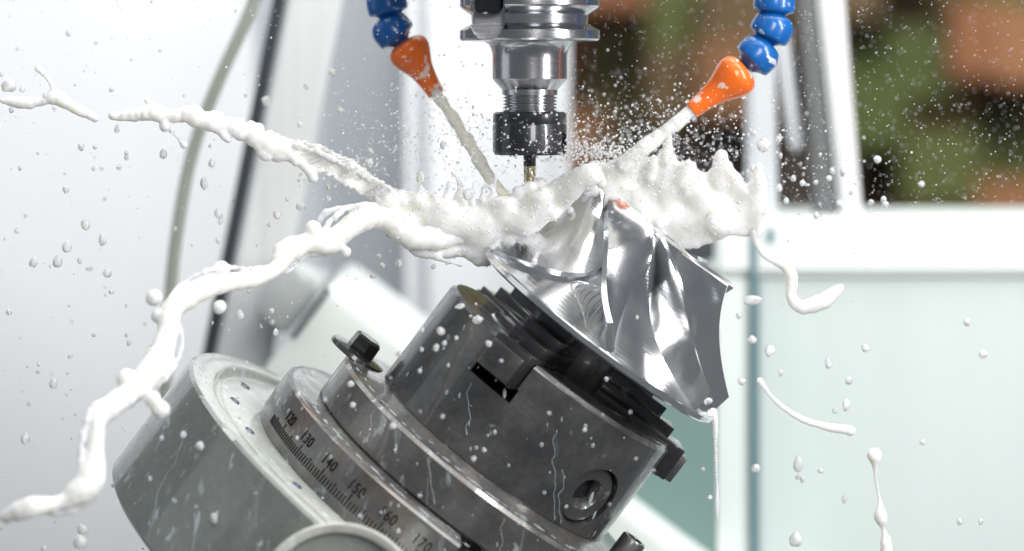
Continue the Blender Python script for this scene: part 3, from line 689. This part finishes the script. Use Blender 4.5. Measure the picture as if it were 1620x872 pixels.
# strands on the right
fluid('coolant_strand', rope([(1192, 366, 60, 8), (1203, 396, 60, 6), (1216, 408, 60, 6), (1240, 419, 60, 9), (1253, 440, 60, 10), (1251, 468, 60, 9), (1268, 486, 60, 11), (1300, 478, 60, 14), (1322, 461, 60, 10), (1330, 455, 60, 6)], 7, 0.05), M_milk, 1.6, 4, 'wavy coolant strand below the right crown', 'coolant strands on the right', 'strand', 0.5)
fluid('coolant_strand', rope([(1202, 602, 40, 6), (1218, 625, 40, 3.5), (1238, 644, 40, 4.5), (1270, 664, 40, 5.5), (1310, 676, 40, 7), (1346, 681, 40, 8)], 8, 0.05), M_milk, 1.4, 4, 'long curved coolant streak across the cabinet seam', 'coolant strands on the right', 'strand', 0.4)
fluid('coolant_strand', rope([(1384, 720, 40, 13), (1385, 736, 40, 6), (1386, 760, 40, 3), (1392, 795, 40, 4), (1393, 818, 40, 11), (1397, 836, 40, 4), (1402, 862, 40, 10), (1404, 890, 40, 8)], 8, 0.04), M_milk, 1.4, 4, 'beaded vertical coolant strand at lower right', 'coolant strands on the right', 'strand', 0.4)
fluid('coolant_drip', rope([(1128, 652, -20, 7), (1131, 670, -20, 5), (1132, 720, -20, 3), (1134, 770, -20, 3), (1134, 798, -20, 4), (1134, 822, -20, 2)], 10, 0.03), M_milk, 1.2, 3, 'thin coolant drip hanging from the impeller rim', None, 'drip', 0.3)

# droplets
DM = {}
def drop_mesh(i):
    if i not in DM:
        v, f = ico(3); me = bpy.data.meshes.new('coolant_droplet')
        me.from_pydata([a*(1+0.30*noise.noise(a*0.9+Vector((i*7.7, 0, 0)))) for a in v], [], f)
        me.materials.append(M_drop); me.shade_smooth(); DM[i] = me
    return DM[i]
DROPS = []
def drop(px, py, dy, r, e=1.0, rot=0.0):
    s = (D+dy)/D
    o = bpy.data.objects.new('coolant_droplet', drop_mesh(rnd.randrange(5))); COL.objects.link(o)
    o.location = W(px, py, dy); o.scale = (r*s*U, r*s*U, r*s*U*e); o.rotation_euler = (0, R(rot), rnd.uniform(0, 6))
    if e == 1 and rnd.random() < 0.6: o.scale.z *= rnd.uniform(1.1, 1.6)
    if e != 1: o.rotation_euler = (0, R(rot), 0)
    DROPS.append((o, px, py, dy, r, e))
    return o
fixed = [(14, 136, 0, 12), (2, 117, 0, 5), (18, 174, 0, 4), (35, 141, 0, 5), (128, 233, 10, 6), (150, 233, 10, 4), (195, 182, 0, 6), (185, 205, -40, 6), (104, 300, -60, 7), (135, 356, -80, 8), (106, 391, -90, 8.5), (162, 379, -90, 7.5), (169, 432, -100, 9), (53, 415, -100, 9), (91, 413, -100, 8), (126, 413, -90, 5), (14, 494, -60, 5.5), (60, 243, 30, 3), (258, 244, -30, 6.5), (259, 192, -40, 6), (200, 242, -20, 4), (200, 249, -20, 4), (187, 183, -40, 9), (345, 337, -120, 9), (335, 258, -60, 5), (332, 231, -60, 4), (323, 292, -60, 8), (410, 440, -150, 8), (40, 694, -120, 10), (84, 607, -120, 8), (204, 543, -140, 6), (148, 530, -60, 5), (420, 160, 200, 7), (526, 115, 180, 8), (540, 176, 180, 7), (484, 137, 200, 5), (586, 239, 40, 6), (438, 340, -80, 8), (476, 326, 0, 9), (520, 295, -10, 6), (519, 315, -10, 6), (430, 492, -150, 6), (380, 498, -160, 7), (345, 380, -180, 5), (127, 858, -300, 11), (130, 838, -250, 9), (70, 869, -250, 6), (668, 522, -260, 5.5), (697, 524, -330, 10), (703, 543, -270, 6), (667, 553, -260, 5.5), (664, 587, -260, 5), (722, 535, -280, 6), (757, 505, -250, 7.5), (773, 544, -320, 8), (709, 578, -260, 4), (753, 481, -230, 4), (745, 500, -230, 4), (631, 560, -300, 7), (690, 550, -320, 7), (925, 680, -260, 6), (783, 684, -250, 4), (766, 712, -260, 5), (749, 726, -330, 6), (625, 712, -260, 3.5), (472, 624, -340, 5), (290, 687, -330, 6), (316, 705, -350, 9), (338, 822, -350, 9), (420, 815, -360, 10), (423, 840, -360, 7), (255, 693, -340, 4), (237, 757, -320, 4), (470, 693, -260, 3.5), (558, 641, -310, 6), (622, 674, -320, 8), (555, 607, -300, 7), (1209, 230, 0, 11), (1388, 252, 60, 7), (1400, 324, 80, 7), (1398, 316, 80, 6), (1378, 320, 100, 5), (1244, 318, 60, 6), (1255, 282, 60, 5), (1196, 318, 60, 6), (1233, 297, 60, 6), (1259, 854, 30, 12), (1369, 551, 40, 7), (1218, 556, 60, 10), (1190, 537, 60, 9), (1339, 641, 60, 9), (1321, 650, 70, 6), (1196, 741, 50, 8), (1310, 575, 80, 7), (1343, 602, 80, 6), (1262, 755, 40, 5), (1298, 745, 90, 5), (1270, 758, 30, 5), (1123, 787, -30, 6), (1112, 742, -20, 4), (1174, 604, 0, 7), (1169, 500, 40, 6), (1235, 590, 100, 6), (1555, 560, 160, 8), (1460, 700, 160, 7), (1530, 510, 200, 7), (1518, 825, 90, 5), (1551, 825, 90, 5), (1336, 790, 90, 5), (1008, 502, -240, 4), (960, 600, -240, 5), (665, 280, -60, 7), (740, 308, -80, 8), (700, 230, -20, 5), (686, 422, -40, 6), (605, 420, -20, 5), (600, 405, -30, 5), (632, 416, -30, 7), (590, 437, -10, 6)]
for (x, y, dy, r) in fixed: drop(x, y, dy, r*rnd.uniform(0.7, 0.95)*(0.8 if 600 < x < 1100 and y > 470 else 1))
drop(1209, 230, -20, 9, 1.35, 75); drop(349 , 349, -60, 4, 1.8, 10); drop(322, 288, -60, 5, 1.7, 5); drop(585, 258, 20, 5, 1.7, 20); drop(1263, 733, 40, 7, 2.0, 5)
drop(727, 485, -230, 4.5, 1.8, 70); drop(756, 506, -235, 6, 1.5, 80); drop(1190, 475, 70, 7, 2.2, 85)
for k in range(150):
    q = rnd.random()
    if q < 0.6: x = rnd.uniform(0, 480); y = rnd.uniform(0, 870); dy = rnd.uniform(-350, 350); r = rnd.choice((1.6, 2, 2, 2.5, 3, 4))
    elif q < 0.85: x = rnd.gauss(1280, 60); y = rnd.gauss(290, 35); dy = rnd.uniform(-60, 250); r = rnd.choice((2, 2.5, 3, 4, 5))
    else: x = rnd.uniform(250, 1050); y = rnd.uniform(560, 860); dy = rnd.uniform(-420, -330); r = rnd.choice((2, 2.5, 3))
    drop(x, y, dy, r)
def label_drop(o, x, y, dy, r, e):
    big = 'large' if r > 7.5 else ('middling' if r > 4.2 else 'tiny')
    if e != 1: big = 'stretched '+('large' if r > 6 else 'small')
    if x < 560 and dy > -200 and not (x > 200 and y > 600): w, g = 'in front of the white left wall', 'coolant droplets before the left wall'
    elif x < 600 and y > 560: w, g = 'in front of the grey-green table housing', 'coolant droplets before the table housing'
    elif y > 460 and x < 1110: w, g = 'in front of the dark chuck', 'coolant droplets before the chuck'
    elif x > 1110 and y > 345: w, g = 'in front of the pale cabinet', 'coolant droplets before the cabinet'
    elif x > 1000: w, g = 'beside the crown before the blurred workshop', 'coolant droplets before the workshop'
    else: w, g = 'near the foam around the cutter', 'coolant droplets near the cutter'
    shade = 'out of focus' if abs(dy+70) > 230 else 'sharp'
    tag(o, '%s %s white coolant droplet %s' % (big, shade, w), 'droplet', g)
for a in DROPS: label_drop(*a)
# fine spray: one uncountable mass
v, f = ico(1); mb = MB()
def speck(x, y, dy, r):
    p = P(x, y, dy); r *= (D+dy)/D; mb.add([p+a*r for a in v], f)
for k in range(7800):
    q = rnd.random()
    if q < 0.24: x = rnd.uniform(900, 1640); y = rnd.uniform(-10, 350); dy = rnd.uniform(-300, 700); r = rnd.uniform(0.5, 1.1)
    elif q < 0.54: x = rnd.gauss(1010, 120); y = rnd.gauss(225, 45); dy = rnd.uniform(-160, 400); r = rnd.choice((0.7, 0.9, 1.0, 1.4, 2.2))
    elif q < 0.62: x = rnd.gauss(930, 50); y = 236+rnd.gauss(0, 9)+abs(x-880)*0.05; dy = rnd.uniform(-90, 60); r = rnd.choice((0.7, 1.0, 1.6, 2.4))
    elif q < 0.84: x = rnd.gauss(690, 90); y = rnd.gauss(240, 70); dy = rnd.uniform(-250, 300); r = rnd.choice((0.6, 0.9, 1.2, 2.0))
    elif q < 0.94: x = rnd.uniform(0, 760); y = rnd.uniform(0, 1)**1.3*870; dy = rnd.uniform(-300, 300); r = rnd.choice((0.6, 0.8, 1.0, 1.3, 1.8))
    else: x = rnd.uniform(1180, 1640); y = rnd.gauss(300, 120); dy = rnd.uniform(-200, 500); r = rnd.uniform(0.6, 1.5)
    if 610 < x < 1150 and y > 420 and dy > -250: continue
    speck(x, y, dy, r)
o = mb.build('coolant_mist', M_milk, None, 180); tag(o, 'fine white coolant mist hanging round the cutter and nozzles', 'mist', kind='stuff')
